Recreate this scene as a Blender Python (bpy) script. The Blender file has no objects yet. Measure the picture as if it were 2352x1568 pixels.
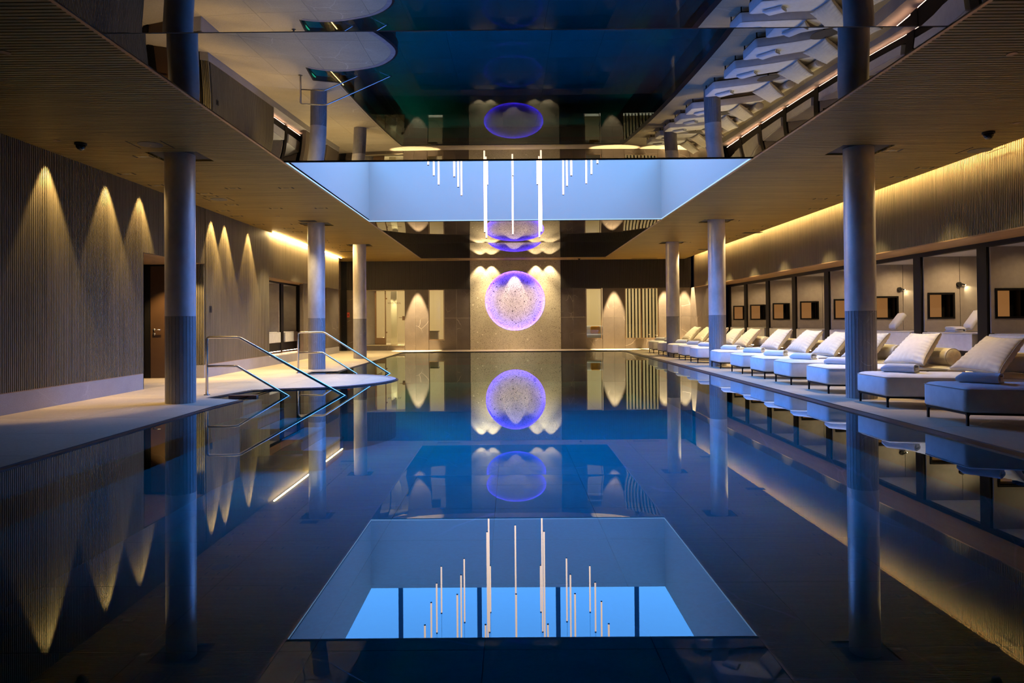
import bpy, bmesh, math, random
from mathutils import Vector, Matrix, Euler
random.seed(7)
PI = math.pi
sc = bpy.context.scene
COL = sc.collection

# ------------------------------------------------------------------ camera, world, exposure
cam_d = bpy.data.cameras.new('camera'); cam = bpy.data.objects.new('camera', cam_d); COL.objects.link(cam)
cam_d.sensor_width = 36.0; cam_d.lens = 24.0
cam_d.shift_x = (1176 - 1167.611) / 2352; cam_d.shift_y = (720.7535 - 784) / 2352
cam_d.clip_start = 0.05; cam_d.clip_end = 200
H_CAM = 1.15
def camera_rot():
    yaw, pitch, roll = -.0025, .0102, .0079
    cy, sy, cp, sp, cr, sr = math.cos(yaw), math.sin(yaw), math.cos(pitch), math.sin(pitch), math.cos(roll), math.sin(roll)
    Ry = Matrix(((cy, -sy, 0), (sy, cy, 0), (0, 0, 1)))
    Rp = Matrix(((1, 0, 0), (0, cp, sp), (0, -sp, cp)))
    R = Rp @ Ry                                    # world -> (right, forward, up)
    right, fwd, up = Vector(R[0]), Vector(R[1]), Vector(R[2])
    r2 = cr * right - sr * up
    u2 = sr * right + cr * up
    return Matrix((r2, u2, -fwd)).transposed()
cam.matrix_world = Matrix.Translation((0, 0, H_CAM)) @ camera_rot().to_4x4()
sc.camera = cam

w = bpy.data.worlds.new('night'); sc.world = w; w.use_nodes = True
w.node_tree.nodes['Background'].inputs[0].default_value = (.01, .014, .03, 1)
w.node_tree.nodes['Background'].inputs[1].default_value = .05

sc.view_settings.view_transform = 'Standard'; sc.view_settings.look = 'None'
sc.view_settings.exposure = 0.3; sc.view_settings.gamma = 1.0
sc.view_settings.use_curve_mapping = False
cy_ = sc.cycles
cy_.use_denoising = True
cy_.max_bounces = 9; cy_.diffuse_bounces = 4; cy_.glossy_bounces = 6; cy_.transmission_bounces = 6
cy_.transparent_max_bounces = 12
cy_.caustics_reflective = False; cy_.caustics_refractive = False
cy_.sample_clamp_indirect = 4.0

# ------------------------------------------------------------------ key dimensions (metres)
ZC = 3.584                     # underside of the timber and mirror ceilings
ZW = -.02                      # water level
XL, XR = -3.407, 3.693         # edges of the mirrored strip and the light well
YN, YF, ZT = 10.34, 16.56, 5.245
YW = 27.43                     # far wall
XLW, XRW = -6.45, 7.20         # slatted side walls
YS = 26.31                     # end of the mirror

WARM = (1.0, .72, .35); AMBER = (1.0, .67, .27); WHITEW = (1.0, .81, .47)
SKY_BLUE = (.05, .245, 1.0)

def spot(loc, aim, power, size, blend=.5, color=WARM, radius=.03):
    d = bpy.data.lights.new('spot', 'SPOT'); d.energy = power; d.spot_size = math.radians(size); d.spot_blend = blend
    d.color = color; d.shadow_soft_size = radius
    o = bpy.data.objects.new('spot', d); COL.objects.link(o); o.location = loc
    o.rotation_euler = (Vector(aim) - Vector(loc)).to_track_quat('-Z', 'Y').to_euler()
    return o
def area(loc, aim, power, sx, sy, color=WARM):
    d = bpy.data.lights.new('area', 'AREA'); d.energy = power; d.shape = 'RECTANGLE'; d.size = sx; d.size_y = sy; d.color = color
    o = bpy.data.objects.new('area', d); COL.objects.link(o); o.location = loc
    o.rotation_euler = (Vector(aim) - Vector(loc)).to_track_quat('-Z', 'Y').to_euler()
    return o

# wall washers along the left wall
for y, p in ((9.47, 1.0), (10.88, 1.0), (11.87, .9), (14.72, 1.4), (15.42, 1.4), (16.8, 1.4)):
    spot((XLW + .125, y, ZC - .012), (XLW + .125, y, 0), 270 * p, 54, .35, AMBER)
# downlights over the left deck
for x, y, p in ((-5.3, 12.9, .45), (-5.5, 14.2, .7), (-5.6, 17.9, 1.9), (-5.6, 20.5, 2.3), (-5.6, 22.6, 2.5), (-5.4, 25.4, 2.4),
                (-4.0, 12.32, .7), (-3.8, 14.2, 1.3), (-4.97, 16.1, .7)):
    spot((x, y, ZC - .03), (x, y, 0), 225 * p, 84, .7, WHITEW, .04)
# lights hugging the columns
for x, y, p in ((-5.30, 9.9, .6), (-5.28, 16.87, 1.0), (-5.26, 21.63, 1.0), (5.57, 9.91, 1.0), (5.57, 16.87, 1.0), (5.57, 21.5, 1.0)):
    spot((x, y, ZC - .03), (x - .12 * (1 if x > 0 else -1), y, 0), 190 * p, 74, .8, AMBER, .04)
# recess over the door
spot((-7.15, 13.75, 2.38), (-7.15, 14.2, 0), 200, 84, .6, AMBER, .03)
spot((-6.62, 13.9, 2.38), (-6.58, 14.42, .6), 110, 70, .6, AMBER, .03)
# downlights along the right row
for y, p in ((9.6, .10), (11.1, .45), (13.3, .65), (15.4, .85), (17.9, 1.0), (20.1, 1.0), (22.4, 1.0), (24.7, .9)):
    spot((6.62, y, ZC - .03), (6.55, y, 0), 300 * p, 70, .4, (1.0, .78, .40), .04)
for y, p in ((9.91, .35), (12.2, .8), (14.3, .8), (16.87, .8), (19.0, .8), (21.5, .8), (24.0, .8)):
    spot((5.57, y, ZC - .03), (5.6, y, 0), 195 * p, 76, .7, (1.0, .82, .46), .04)
# far wall
for x, p in ((-1.185, 1), (-.73, 1), (1.05, 1), (1.60, 1)):
    spot((x, YW - .20, ZC - .015), (x, YW - .18, 0), 140 * p, 84, .55, (1, .78, .44))
spot((.19, YW - .36, ZC - .015), (.19, YW + .1, 2.1), 270, 42, .5, (1, .80, .66))
for x in (-.75, 1.16):
    spot((x, YW - 1.0, ZC - .015), (x, YW, 1.15), 350, 70, 1.0, (1, .78, .42), .04)
for x in (-3.71, 4.18, 6.2, 7.0):
    spot((x, YW - .375, ZC - .015), (x, YW - .37, 0), 5600, 33, .3, (1, .78, .45), .02)
# beyond the glass: kids pool room and the lounge
area((-4.2, 29.4, 3.0), (-4.2, 29.6, 0), 80, 4.2, 2.4, (1.0, .82, .56))
area((4.6, 29.4, 3.0), (4.6, 29.6, 0), 88, 4.6, 2.4, (1.0, .83, .56))
for x in (-5.66, -4.95, -4.72):
    spot((x, 28.3, 2.75), (x - .03, 28.75, 0), 120, 34, .4, WHITEW, .02)

# ------------------------------------------------------------------ materials
MATS = {}
class NT:
    def __init__(s, name):
        s.m = bpy.data.materials.new(name); s.m.use_nodes = True; s.t = s.m.node_tree
        s.b = s.t.nodes['Principled BSDF']; s.out = s.t.nodes['Material Output']
    def n(s, kind, **kw):
        x = s.t.nodes.new(kind)
        for k, v in kw.items():
            if k.startswith('i_'):
                key = k[2:]; x.inputs[int(key) if key.isdigit() else key.replace('_', ' ')].default_value = v
            else: setattr(x, k, v)
        return x
    def l(s, a, b): s.t.links.new(a, b)
    def coord(s, scale=(1, 1, 1), rand=True):
        tc = s.n('ShaderNodeTexCoord'); mp = s.n('ShaderNodeMapping'); mp.inputs['Scale'].default_value = scale
        if rand:
            oi = s.n('ShaderNodeObjectInfo'); mu = s.n('ShaderNodeVectorMath', operation='SCALE'); mu.inputs[3].default_value = 37.0
            cb = s.n('ShaderNodeCombineXYZ'); s.l(oi.outputs['Random'], cb.inputs[0]); s.l(oi.outputs['Random'], cb.inputs[1]); s.l(oi.outputs['Random'], cb.inputs[2])
            s.l(cb.outputs[0], mu.inputs[0]); ad = s.n('ShaderNodeVectorMath', operation='ADD')
            s.l(tc.outputs['Object'], ad.inputs[0]); s.l(mu.outputs[0], ad.inputs[1]); s.l(ad.outputs[0], mp.inputs[0])
        else: s.l(tc.outputs['Object'], mp.inputs[0])
        return mp.outputs[0]
    def ramp(s, fac, stops, interp='LINEAR'):
        r = s.n('ShaderNodeValToRGB'); r.color_ramp.interpolation = interp; e = r.color_ramp.elements
        while len(e) < len(stops): e.new(.5)
        for q, (p, c) in zip(e, stops): q.position = p; q.color = (*c, 1)
        s.l(fac, r.inputs[0]); return r.outputs[0]
    def mix(s, fac, a, b, blend='MIX'):
        x = s.n('ShaderNodeMix', data_type='RGBA', blend_type=blend)
        for sock, v in ((x.inputs[0], fac), (x.inputs[6], a), (x.inputs[7], b)):
            if hasattr(v, 'links'): s.l(v, sock)
            elif isinstance(v, tuple): sock.default_value = (*v, 1)
            else: sock.default_value = v
        return x.outputs[2]
    def noise(s, vec, scale, detail=3, rough=.55):
        x = s.n('ShaderNodeTexNoise', i_Scale=scale, i_Detail=detail, i_Roughness=rough); s.l(vec, x.inputs['Vector']); return x.outputs[0]
    def base(s, col): (s.l(col, s.b.inputs['Base Color']) if hasattr(col, 'links') else setattr(s.b.inputs['Base Color'], 'default_value', (*col, 1)))
    def bump(s, h, strength=.2, dist=.01):
        x = s.n('ShaderNodeBump', i_Strength=strength, i_Distance=dist); s.l(h, x.inputs['Height']); s.l(x.outputs[0], s.b.inputs['Normal'])
    def set(s, rough=.5, metal=0.0, spec=.5, sheen=0.0):
        s.b.inputs['Roughness'].default_value = rough; s.b.inputs['Metallic'].default_value = metal
        s.b.inputs['Specular IOR Level'].default_value = spec; s.b.inputs['Sheen Weight'].default_value = sheen
        return s.m
def plain(name, col, rough=.5, metal=0.0, spec=.5):
    k = NT(name); k.base(col); return k.set(rough, metal, spec)
def emit(name, col, strength):
    k = NT(name); k.base((.02, .02, .02)); k.b.inputs['Emission Color'].default_value = (*col, 1); k.b.inputs['Emission Strength'].default_value = strength
    return k.set(.6)
def wood(name, c1, c2, grain, rough=.5):
    k = NT(name); v = k.coord(grain, rand=False)
    nz = k.noise(v, 1.0, 4, .6); fine = k.noise(v, 6.0, 3, .6)
    col = k.ramp(nz, ((.3, c1), (.7, c2)))
    col = k.mix(.35, col, k.ramp(fine, ((.35, tuple(a * .6 for a in c1)), (.65, c2))))
    k.base(col); return k.set(rough, spec=.4)
def veined(name, c1, c2, vein, rough=.45, scale=1.0, amount=1.0, dirs=(1, 1, 1), rand=True):
    k = NT(name); v = k.coord(tuple(scale * d for d in dirs), rand)
    col = k.ramp(k.noise(v, 1.6, 5, .6), ((.3, c1), (.72, c2)))
    col = k.mix(.25, col, k.ramp(k.noise(v, 42, 3, .7), ((.35, tuple(a * .75 for a in c1)), (.65, tuple(min(1, a * 1.2) for a in c2)))))
    warp = k.n('ShaderNodeVectorMath', operation='ADD'); wn = k.n('ShaderNodeTexNoise', i_Scale=1.3, i_Detail=3.0); k.l(v, wn.inputs['Vector'])
    ws = k.n('ShaderNodeVectorMath', operation='SCALE'); ws.inputs[3].default_value = .35; k.l(wn.outputs[1], ws.inputs[0]); k.l(v, warp.inputs[0]); k.l(ws.outputs[0], warp.inputs[1])
    vo = k.n('ShaderNodeTexVoronoi', feature='DISTANCE_TO_EDGE', i_Scale=.85); k.l(warp.outputs[0], vo.inputs['Vector'])
    line = k.ramp(vo.outputs[0], ((0.0, (.9, .9, .9)), (.003, (.6, .6, .6)), (.0065, (0, 0, 0))))
    mask = k.ramp(k.noise(v, .9, 2, .5), ((.50, (0, 0, 0)), (.62, (amount, amount, amount))))
    f = k.n('ShaderNodeMath', operation='MULTIPLY'); k.l(line, f.inputs[0]); k.l(mask, f.inputs[1])
    k.base(k.mix(f.outputs[0], col, vein)); k.bump(k.noise(v, 60, 3, .6), .06, .004)
    return k.set(rough)

M = {}
M['slat_oak'] = wood('slat_oak', (.128, .106, .066), (.24, .202, .130), (14, 28, .35))
M['slat_dark'] = wood('slat_dark', (.030, .024, .021), (.060, .048, .040), (20, 20, .4), .6)
M['ceiling_oak'] = wood('ceiling_oak', (.20, .124, .024), (.46, .31, .074), (.30, 17.2, 3), .5)
M['soffit_oak'] = wood('soffit_oak', (.30, .18, .08), (.42, .26, .12), (6, .3, 6), .5)
M['black'] = plain('black', (.006, .006, .007), .7)
M['dark_frame'] = plain('dark_frame', (.007, .006, .0055), .5, 0, .2)
M['deck_tile'] = veined('deck_tile', (.36, .29, .185), (.47, .385, .25), (.70, .62, .46), .42, .8, .8)
M['plinth_stone'] = veined('plinth_stone', (.30, .28, .26), (.38, .355, .33), (.65, .62, .60), .5, 1.6, .4)
M['brown_stone'] = veined('brown_stone', (.078, .060, .046), (.125, .097, .075), (.55, .47, .39), .42, 1.3, .8)
M['grey_stone'] = veined('grey_stone', (.22, .205, .19), (.31, .285, .265), (.72, .70, .68), .5, 4.6, .7, (1, 1, .55))
M['pool_tile'] = veined('pool_tile', (.008, .26, .20), (.012, .34, .26), (.20, .42, .42), .4, .6, .9)
M['kerb'] = plain('kerb', (.012, .012, .014), .35)
M['edge_tile'] = veined('edge_tile', (.26, .21, .19), (.34, .28, .25), (.55, .5, .45), .4, 2.0, .3)
M['step_tile'] = veined('step_tile', (.16, .17, .18), (.24, .25, .26), (.5, .6, .6), .4, 1.0, .8)
M['nosing'] = plain('nosing', (.16, .085, .055), .45)
M['mortar'] = plain('mortar', (.20, .185, .165), .9)
def column_metal():
    k = NT('column_metal'); v = k.coord((1, 1, .6))
    col = k.ramp(k.noise(v, 3.2, 5, .65), ((.3, (.54, .485, .42)), (.7, (.78, .715, .635))))
    k.base(col); r = k.ramp(k.noise(v, 7, 4, .6), ((.3, (.30, .30, .30)), (.7, (.44, .44, .44)))); k.l(r, k.b.inputs['Roughness'])
    k.bump(k.noise(v, 14, 3), .05, .01); m = k.set(.42, .32); return m
M['column_metal'] = column_metal()
def terrazzo(name, specks):
    k = NT(name); v = k.coord((1, 1, 1), False)
    col = k.ramp(k.noise(v, 1.4, 6, .65), ((.3, (.35, .295, .215)), (.7, (.54, .47, .36))))
    col = k.mix(.5, col, k.ramp(k.noise(v, 38, 3, .7), ((.3, (.27, .235, .19)), (.7, (.60, .54, .46)))))
    wv = k.n('ShaderNodeTexNoise', i_Scale=22.0, i_Detail=2.0); k.l(v, wv.inputs['Vector'])
    wsc = k.n('ShaderNodeVectorMath', operation='SCALE'); wsc.inputs[3].default_value = .035; k.l(wv.outputs[1], wsc.inputs[0])
    wd_ = k.n('ShaderNodeVectorMath', operation='ADD'); k.l(v, wd_.inputs[0]); k.l(wsc.outputs[0], wd_.inputs[1])
    for sc_, thr, tone, cut in specks:
        vo = k.n('ShaderNodeTexVoronoi', i_Scale=sc_); k.l(wd_.outputs[0], vo.inputs['Vector'])
        spotm = k.ramp(vo.outputs['Distance'], ((thr * .7, (1, 1, 1)), (thr, (0, 0, 0))))
        sep = k.n('ShaderNodeSeparateColor'); k.l(vo.outputs['Color'], sep.inputs[0])
        pick = k.ramp(sep.outputs[0], ((cut, (0, 0, 0)), (cut + .04, (1, 1, 1))))
        f = k.n('ShaderNodeMath', operation='MULTIPLY'); k.l(spotm, f.inputs[0]); k.l(pick, f.inputs[1])
        col = k.mix(f.outputs[0], col, tone)
    k.base(col); k.bump(k.noise(v, 45, 4, .7), .25, .01); return k.set(.7)
M['terrazzo'] = terrazzo('terrazzo', ((40, .36, (.050, .036, .028), .66), (23, .28, (.075, .055, .042), .72), (5.5, .20, (.66, .61, .53), .82), (7, .20, (.25, .21, .17), .82)))
M['terrazzo_pitted'] = terrazzo('terrazzo_pitted', ((40, .42, (.040, .030, .026), .42), (23, .34, (.050, .038, .032), .55), (8, .26, (.06, .045, .04), .75), (6, .18, (.62, .57, .50), .85)))
def fabric(name, c, rough=.85):
    k = NT(name); v = k.coord((1, 1, 1)); a = tuple(x * .92 for x in c); b = tuple(min(1, x * 1.06) for x in c)
    k.base(k.ramp(k.noise(v, 9, 4, .6), ((.3, a), (.7, b)))); k.bump(k.noise(v, 160, 2, .6), .12, .003); return k.set(rough, 0, .25, .15)
M['daybed'] = fabric('daybed', (.74, .72, .68)); M['cushion'] = fabric('cushion', (.66, .595, .47)); M['piping'] = fabric('piping', (.40, .36, .30))
M['upholstery'] = fabric('upholstery', (.40, .35, .30)); M['bench'] = fabric('bench', (.60, .575, .55)); M['orange'] = fabric('orange', (.85, .42, .08))
def towel_mat():
    k = NT('towel'); v = k.coord((1, 1, 1)); k.base((.84, .83, .82)); k.bump(k.noise(v, 190, 3, .8), .6, .01); return k.set(.95, 0, .1, .3)
M['towel'] = towel_mat()
M['table'] = plain('table', (.085, .075, .065), .45)
M['steel'] = plain('steel', (.54, .49, .43), .27, 1.0)
M['brass'] = plain('brass', (.30, .20, .12), .4, .8)
M['plaster'] = plain('plaster', (.54, .29, .145), .85)
M['cream'] = plain('cream', (.76, .65, .47), .8)
M['door_brown'] = plain('door_brown', (.070, .036, .017), .42)
M['red'] = plain('red', (.70, .10, .05), .5)
M['mirror'] = plain('mirror', (.075, .08, .095), .0, 1.0)
M['light_panel'] = emit('light_panel', SKY_BLUE, 15.0)
M['lantern_pane'] = emit('lantern_pane', (.13, .43, 1.0), 4.2)
M['edge_led'] = emit('edge_led', (.45, .70, 1.0), .9)
M['tube'] = emit('tube', (1.0, .62, .38), 4.2)
M['cove_led'] = emit('cove_led', (1.0, .68, .25), 130.0)
M['cove_led_bright'] = emit('cove_led_bright', (1.0, .68, .28), 210.0)
M['ledge_led'] = emit('ledge_led', (1.0, .50, .27), 60.0)
M['ring_led'] = emit('ring_led', (.05, .022, 1.0), 175.0)
M['amber_glow'] = emit('amber_glow', (1.0, .42, .12), .19)  # niche back glows by itself, in place of a light inside the niche
M['lamp_lens'] = emit('lamp_lens', (1.0, .8, .5), 12.0)
M['down_lens'] = emit('down_lens', (1.0, .70, .35), .08)
M['step_led'] = emit('step_led', (1.0, .85, .40), 3.0)
def water():
    k = NT('water'); t = k.t
    gl = k.n('ShaderNodeBsdfGlossy'); gl.inputs['Roughness'].default_value = 0.0; gl.inputs['Color'].default_value = (.78, .92, 1, 1)
    tr = k.n('ShaderNodeBsdfTransparent'); tr.inputs['Color'].default_value = (.02, .68, .78, 1)
    fr = k.n('ShaderNodeFresnel', i_IOR=1.333); pw = k.n('ShaderNodeMath', operation='POWER'); pw.inputs[1].default_value = .82; k.l(fr.outputs[0], pw.inputs[0])
    v = k.coord((1, 1, 1), False); nz = k.noise(v, .55, 1, .4); bp = k.n('ShaderNodeBump', i_Strength=.012, i_Distance=.05); k.l(nz, bp.inputs['Height'])
    k.l(bp.outputs[0], gl.inputs['Normal'])
    mx = k.n('ShaderNodeMixShader'); k.l(pw.outputs[0], mx.inputs[0]); k.l(tr.outputs[0], mx.inputs[1]); k.l(gl.outputs[0], mx.inputs[2]); k.l(mx.outputs[0], k.out.inputs[0])
    return k.m
M['water'] = water()
def glass():
    k = NT('glass'); gl = k.n('ShaderNodeBsdfGlossy'); gl.inputs['Roughness'].default_value = 0.0
    tr = k.n('ShaderNodeBsdfTransparent'); tr.inputs['Color'].default_value = (.92, .95, .90, 1)
    fr = k.n('ShaderNodeFresnel', i_IOR=1.5); mx = k.n('ShaderNodeMixShader'); k.l(fr.outputs[0], mx.inputs[0]); k.l(tr.outputs[0], mx.inputs[1]); k.l(gl.outputs[0], mx.inputs[2]); k.l(mx.outputs[0], k.out.inputs[0])
    return k.m
M['glass'] = glass()

# ------------------------------------------------------------------ mesh helpers
class MB:
    """collects shapes, links them as one mesh object"""
    def __init__(s): s.v = []; s.f = []
    def quad(s, *p):
        n = len(s.v); s.v += [tuple(q) for q in p]; s.f.append(tuple(range(n, n + len(p)))); return s
    def box(s, x0, x1, y0, y1, z0, z1):
        n = len(s.v); s.v += [(x, y, z) for z in (z0, z1) for y in (y0, y1) for x in (x0, x1)]
        s.f += [tuple(n + i for i in q) for q in ((0, 2, 3, 1), (4, 5, 7, 6), (0, 1, 5, 4), (2, 6, 7, 3), (0, 4, 6, 2), (1, 3, 7, 5))]; return s
    def cyl(s, p0, p1, r0, r1=None, seg=16, caps=True):
        r1 = r0 if r1 is None else r1; p0, p1 = Vector(p0), Vector(p1); d = (p1 - p0).normalized()
        a = d.orthogonal().normalized(); b = d.cross(a); n = len(s.v)
        for p, r in ((p0, r0), (p1, r1)):
            s.v += [tuple(p + r * (math.cos(t) * a + math.sin(t) * b)) for t in (2 * PI * i / seg for i in range(seg))]
        s.f += [(n + i, n + (i + 1) % seg, n + seg + (i + 1) % seg, n + seg + i) for i in range(seg)]
        if caps: s.f += [tuple(n + i for i in reversed(range(seg))), tuple(n + seg + i for i in range(seg))]
        return s
    def tube(s, pts, r, seg=12, bend=0.0):
        P = [Vector(p) for p in pts]
        if bend:
            Q = [P[0]]
            for a, b, c in zip(P, P[1:], P[2:]):
                u, v = (a - b), (c - b); lu = min(bend, u.length * .45); lv = min(bend, v.length * .45)
                a2, c2 = b + u.normalized() * lu, b + v.normalized() * lv
                Q += [(1 - t) ** 2 * a2 + 2 * t * (1 - t) * b + t * t * c2 for t in (0, .2, .4, .6, .8, 1)]
            P = Q + [P[-1]]
        n = len(s.v); ref = None
        for i, p in enumerate(P):
            d = (P[min(i + 1, len(P) - 1)] - P[max(i - 1, 0)]).normalized()
            a = d.orthogonal().normalized() if ref is None else (ref - ref.dot(d) * d).normalized()
            ref = a; b = d.cross(a)
            s.v += [tuple(p + r * (math.cos(t) * a + math.sin(t) * b)) for t in (2 * PI * k / seg for k in range(seg))]
        for i in range(len(P) - 1):
            for k in range(seg):
                s.f.append((n + i * seg + k, n + i * seg + (k + 1) % seg, n + (i + 1) * seg + (k + 1) % seg, n + (i + 1) * seg + k))
        s.f += [tuple(n + k for k in reversed(range(seg))), tuple(n + (len(P) - 1) * seg + k for k in range(seg))]
        return s
    def rings(s, rings, cap=True):
        n = len(s.v); m = len(rings[0])
        for r in rings: s.v += [tuple(p) for p in r]
        for i in range(len(rings) - 1):
            s.f += [(n + i * m + k, n + i * m + (k + 1) % m, n + (i + 1) * m + (k + 1) % m, n + (i + 1) * m + k) for k in range(m)]
        if cap: s.f += [tuple(n + k for k in reversed(range(m))), tuple(n + (len(rings) - 1) * m + k for k in range(m))]
        return s
    def prism(s, poly, z0, z1, lip=None):
        n = len(s.v); m = len(poly)
        s.v += [(x, y, z0) for x, y in poly] + [(x, y, z1) for x, y in poly]
        s.f += [tuple(n + m + i for i in range(m)), tuple(n + i for i in reversed(range(m)))]
        s.f += [(n + i, n + (i + 1) % m, n + m + (i + 1) % m, n + m + i) for i in range(m)]; return s
    def mesh(s, name, m, smooth=False, fix=False):
        me = bpy.data.meshes.new(name); me.from_pydata(s.v, [], s.f); me.update()
        if fix:
            b = bmesh.new(); b.from_mesh(me); bmesh.ops.recalc_face_normals(b, faces=b.faces); b.to_mesh(me); b.free()
        me.materials.append(m if not isinstance(m, str) else M[m])
        if smooth: me.polygons.foreach_set('use_smooth', [True] * len(me.polygons))
        return me
    def build(s, name, m, parent=None, smooth=False, kind=None, fix=True, angle=None):
        o = bpy.data.objects.new(name, s.mesh(name, m, smooth or angle is not None, fix)); COL.objects.link(o)
        if angle is not None: o.data.set_sharp_from_angle(angle=math.radians(angle))
        if parent is not None: o.parent = parent
        if kind: o['kind'] = kind
        return o
def tag(o, label=None, cat=None, group=None, kind=None):
    for k, v in (('label', label), ('category', cat), ('group', group), ('kind', kind)):
        if v: o[k] = v
    return o
def empty(name, loc=(0, 0, 0), rz=0):
    o = bpy.data.objects.new(name, None); COL.objects.link(o); o.location = loc; o.rotation_euler.z = rz; o.empty_display_size = .1; return o
def copy_tree(o, parent=None):
    c = o.copy(); COL.objects.link(c); c.parent = parent
    for ch in list(o.children): copy_tree(ch, c)
    return c
def box(name, m, b, parent=None, kind=None): return MB().box(*b).build(name, m, parent, kind=kind)
def slats_x(mb, y, z0, z1, x0, x1, pitch=.036, wd=.022, depth=.026, out=1):
    """vertical slats on a wall facing -Y"""
    n = int((x1 - x0) / pitch)
    for i in range(n):
        x = x0 + (i + .5) * (x1 - x0) / n; mb.box(x - wd / 2, x + wd / 2, y, y + depth, z0, z1)
def slats_y(mb, x, side, z0, z1, y0, y1, pitch=.036, wd=.0205, depth=.034):
    n = max(1, int((y1 - y0) / pitch))
    for i in range(n):
        y = y0 + (i + .5) * (y1 - y0) / n
        mb.box(min(x, x - side * depth), max(x, x - side * depth), y - wd / 2, y + wd / 2, z0, z1)

# ------------------------------------------------------------------ deck outline and pool
def catmull(P, n=8):
    out = []
    for i in range(len(P) - 1):
        p0, p1, p2, p3 = P[max(i - 1, 0)], P[i], P[i + 1], P[min(i + 2, len(P) - 1)]
        for k in range(n):
            t = k / n
            out.append(tuple(.5 * (2 * b + (c - a) * t + (2 * a - 5 * b + 4 * c - d) * t * t + (3 * b - a - 3 * c + d) * t ** 3) for a, b, c, d in zip(p0, p1, p2, p3)))
    return out + [tuple(P[-1])]
SPIT = catmull([(-4.46, 11.74), (-4.1, 11.86), (-3.2, 12.13), (-2.58, 12.79), (-2.31, 13.75), (-2.74, 14.62), (-3.55, 15.08), (-4.15, 15.12), (-4.53, 14.93)], 6)
REC1 = [(-4.06, 10.23), (-4.71, 10.53)]
REC2 = [(-4.66, 15.95), (-4.07, 16.08)]
YE = 25.86
XE_L, XE_R = -4.13, 4.35
deck_l = [(-8.3, -2.4), (XE_L, -2.4), (XE_L, 9.4)] + REC1 + SPIT + REC2 + [(-4.07, YE), (XE_R, YE), (XE_R, -2.4), (8.2, -2.4), (8.2, YW), (-8.3, YW)]
def clip(poly, x0, x1, y0, y1):
    def cut(P, ax, lim, sgn):
        out = []
        for i in range(len(P)):
            a, b = P[i - 1], P[i]; ia, ib = sgn * (a[ax] - lim) <= 0, sgn * (b[ax] - lim) <= 0
            if ia != ib:
                t = (lim - a[ax]) / (b[ax] - a[ax]); out.append((a[0] + t * (b[0] - a[0]), a[1] + t * (b[1] - a[1])))
            if ib: out.append(b)
        return out
    for ax, lim, sg in ((0, x1, 1), (0, x0, -1), (1, y1, 1), (1, y0, -1)):
        poly = cut(poly, ax, lim, sg)
        if len(poly) < 3: return []
    q = [p for i, p in enumerate(poly) if math.dist(p, poly[i - 1]) > 1e-4]
    return q if len(q) > 2 else []
def poly_area(P): return abs(sum(P[i - 1][0] * P[i][1] - P[i][0] * P[i - 1][1] for i in range(len(P)))) / 2
def offset_in(P, d):
    """move an outline inwards (counter-clockwise polygon)"""
    out = []
    for i in range(len(P)):
        a, b, c = Vector(P[i - 1]), Vector(P[i]), Vector(P[(i + 1) % len(P)])
        n = Vector((0, 0))
        for u, v in ((a, b), (b, c)):
            e = (v - u)
            if e.length > 1e-6: n += Vector((-e.y, e.x)).normalized()
        out.append(tuple(b + n.normalized() * d) if n.length > 1e-6 else tuple(b))
    return out

floor = MB().prism(deck_l, -.5, -.012).build('floor', 'mortar'); tag(floor, kind='structure')
TS = 1.2; G = .0025
ys = [-2.4 + TS * i for i in range(26)]
xs_l = [-8.3, -7.65, -6.45, -5.30, -4.13, -2.93, -1.73, -.53, .67, 1.87, 3.07, 4.35, 5.35, 6.35, 7.35, 8.2]
def tile(poly, top, name, m, parent, th=.012):
    if len(poly) < 3 or poly_area(poly) < .004: return
    MB().prism(poly, top - th, top).build(name, m, parent)
for xa, xb in zip(xs_l, xs_l[1:]):
    for ya in ys:
        p = clip(deck_l, xa + G, xb - G, ya + G, min(ya + TS, YW) - G)
        tile(p, 0.0, 'tile', 'deck_tile', floor)
# small rim tiles following the curve of the peninsula
inner = offset_in(SPIT, .10)
for i in range(4, len(SPIT) - 2):
    a, b = SPIT[i], SPIT[i + 1]; c, d = inner[i + 1], inner[i]
    e = .012
    L = lambda p, q, t: (p[0] + (q[0] - p[0]) * t, p[1] + (q[1] - p[1]) * t)
    MB().prism([L(a, b, e), L(a, b, 1 - e), L(d, c, 1 - e), L(d, c, e)], -.01, .006).build('edge_tile', 'edge_tile', floor)
# dark overflow kerb just above the water all round
kb = MB()
outline = [(XE_L, -2.4), (XE_L, 9.4)] + REC1 + SPIT + REC2 + [(-4.07, YE), (XE_R, YE), (XE_R, -2.4)]
kin = []
wid = lambda i: .13 if i >= len(outline) - 2 else .05
ko = offset_in(outline[::-1], .05)[::-1]
for i in range(len(outline)):
    x, y = ko[i]
    if i == 0: x = XE_L + .06
    if i >= len(outline) - 2: x = XE_R - .13
    if i == len(outline) - 1: y = -2.4
    if i == 0: y = -2.4
    kin.append((x, y))
for i in range(len(outline) - 1):
    a, b, c, d = outline[i], outline[i + 1], kin[i + 1], kin[i]
    kb.quad((*a, -.008), (*b, -.008), (*c, -.010), (*d, -.010)); kb.quad((*d, -.010), (*c, -.010), (*c, -.25), (*d, -.25))
    kb.quad((*a, -.0005), (*b, -.0005), (*b, -.012), (*a, -.012))
kb.build('kerb', 'kerb', floor)

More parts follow.
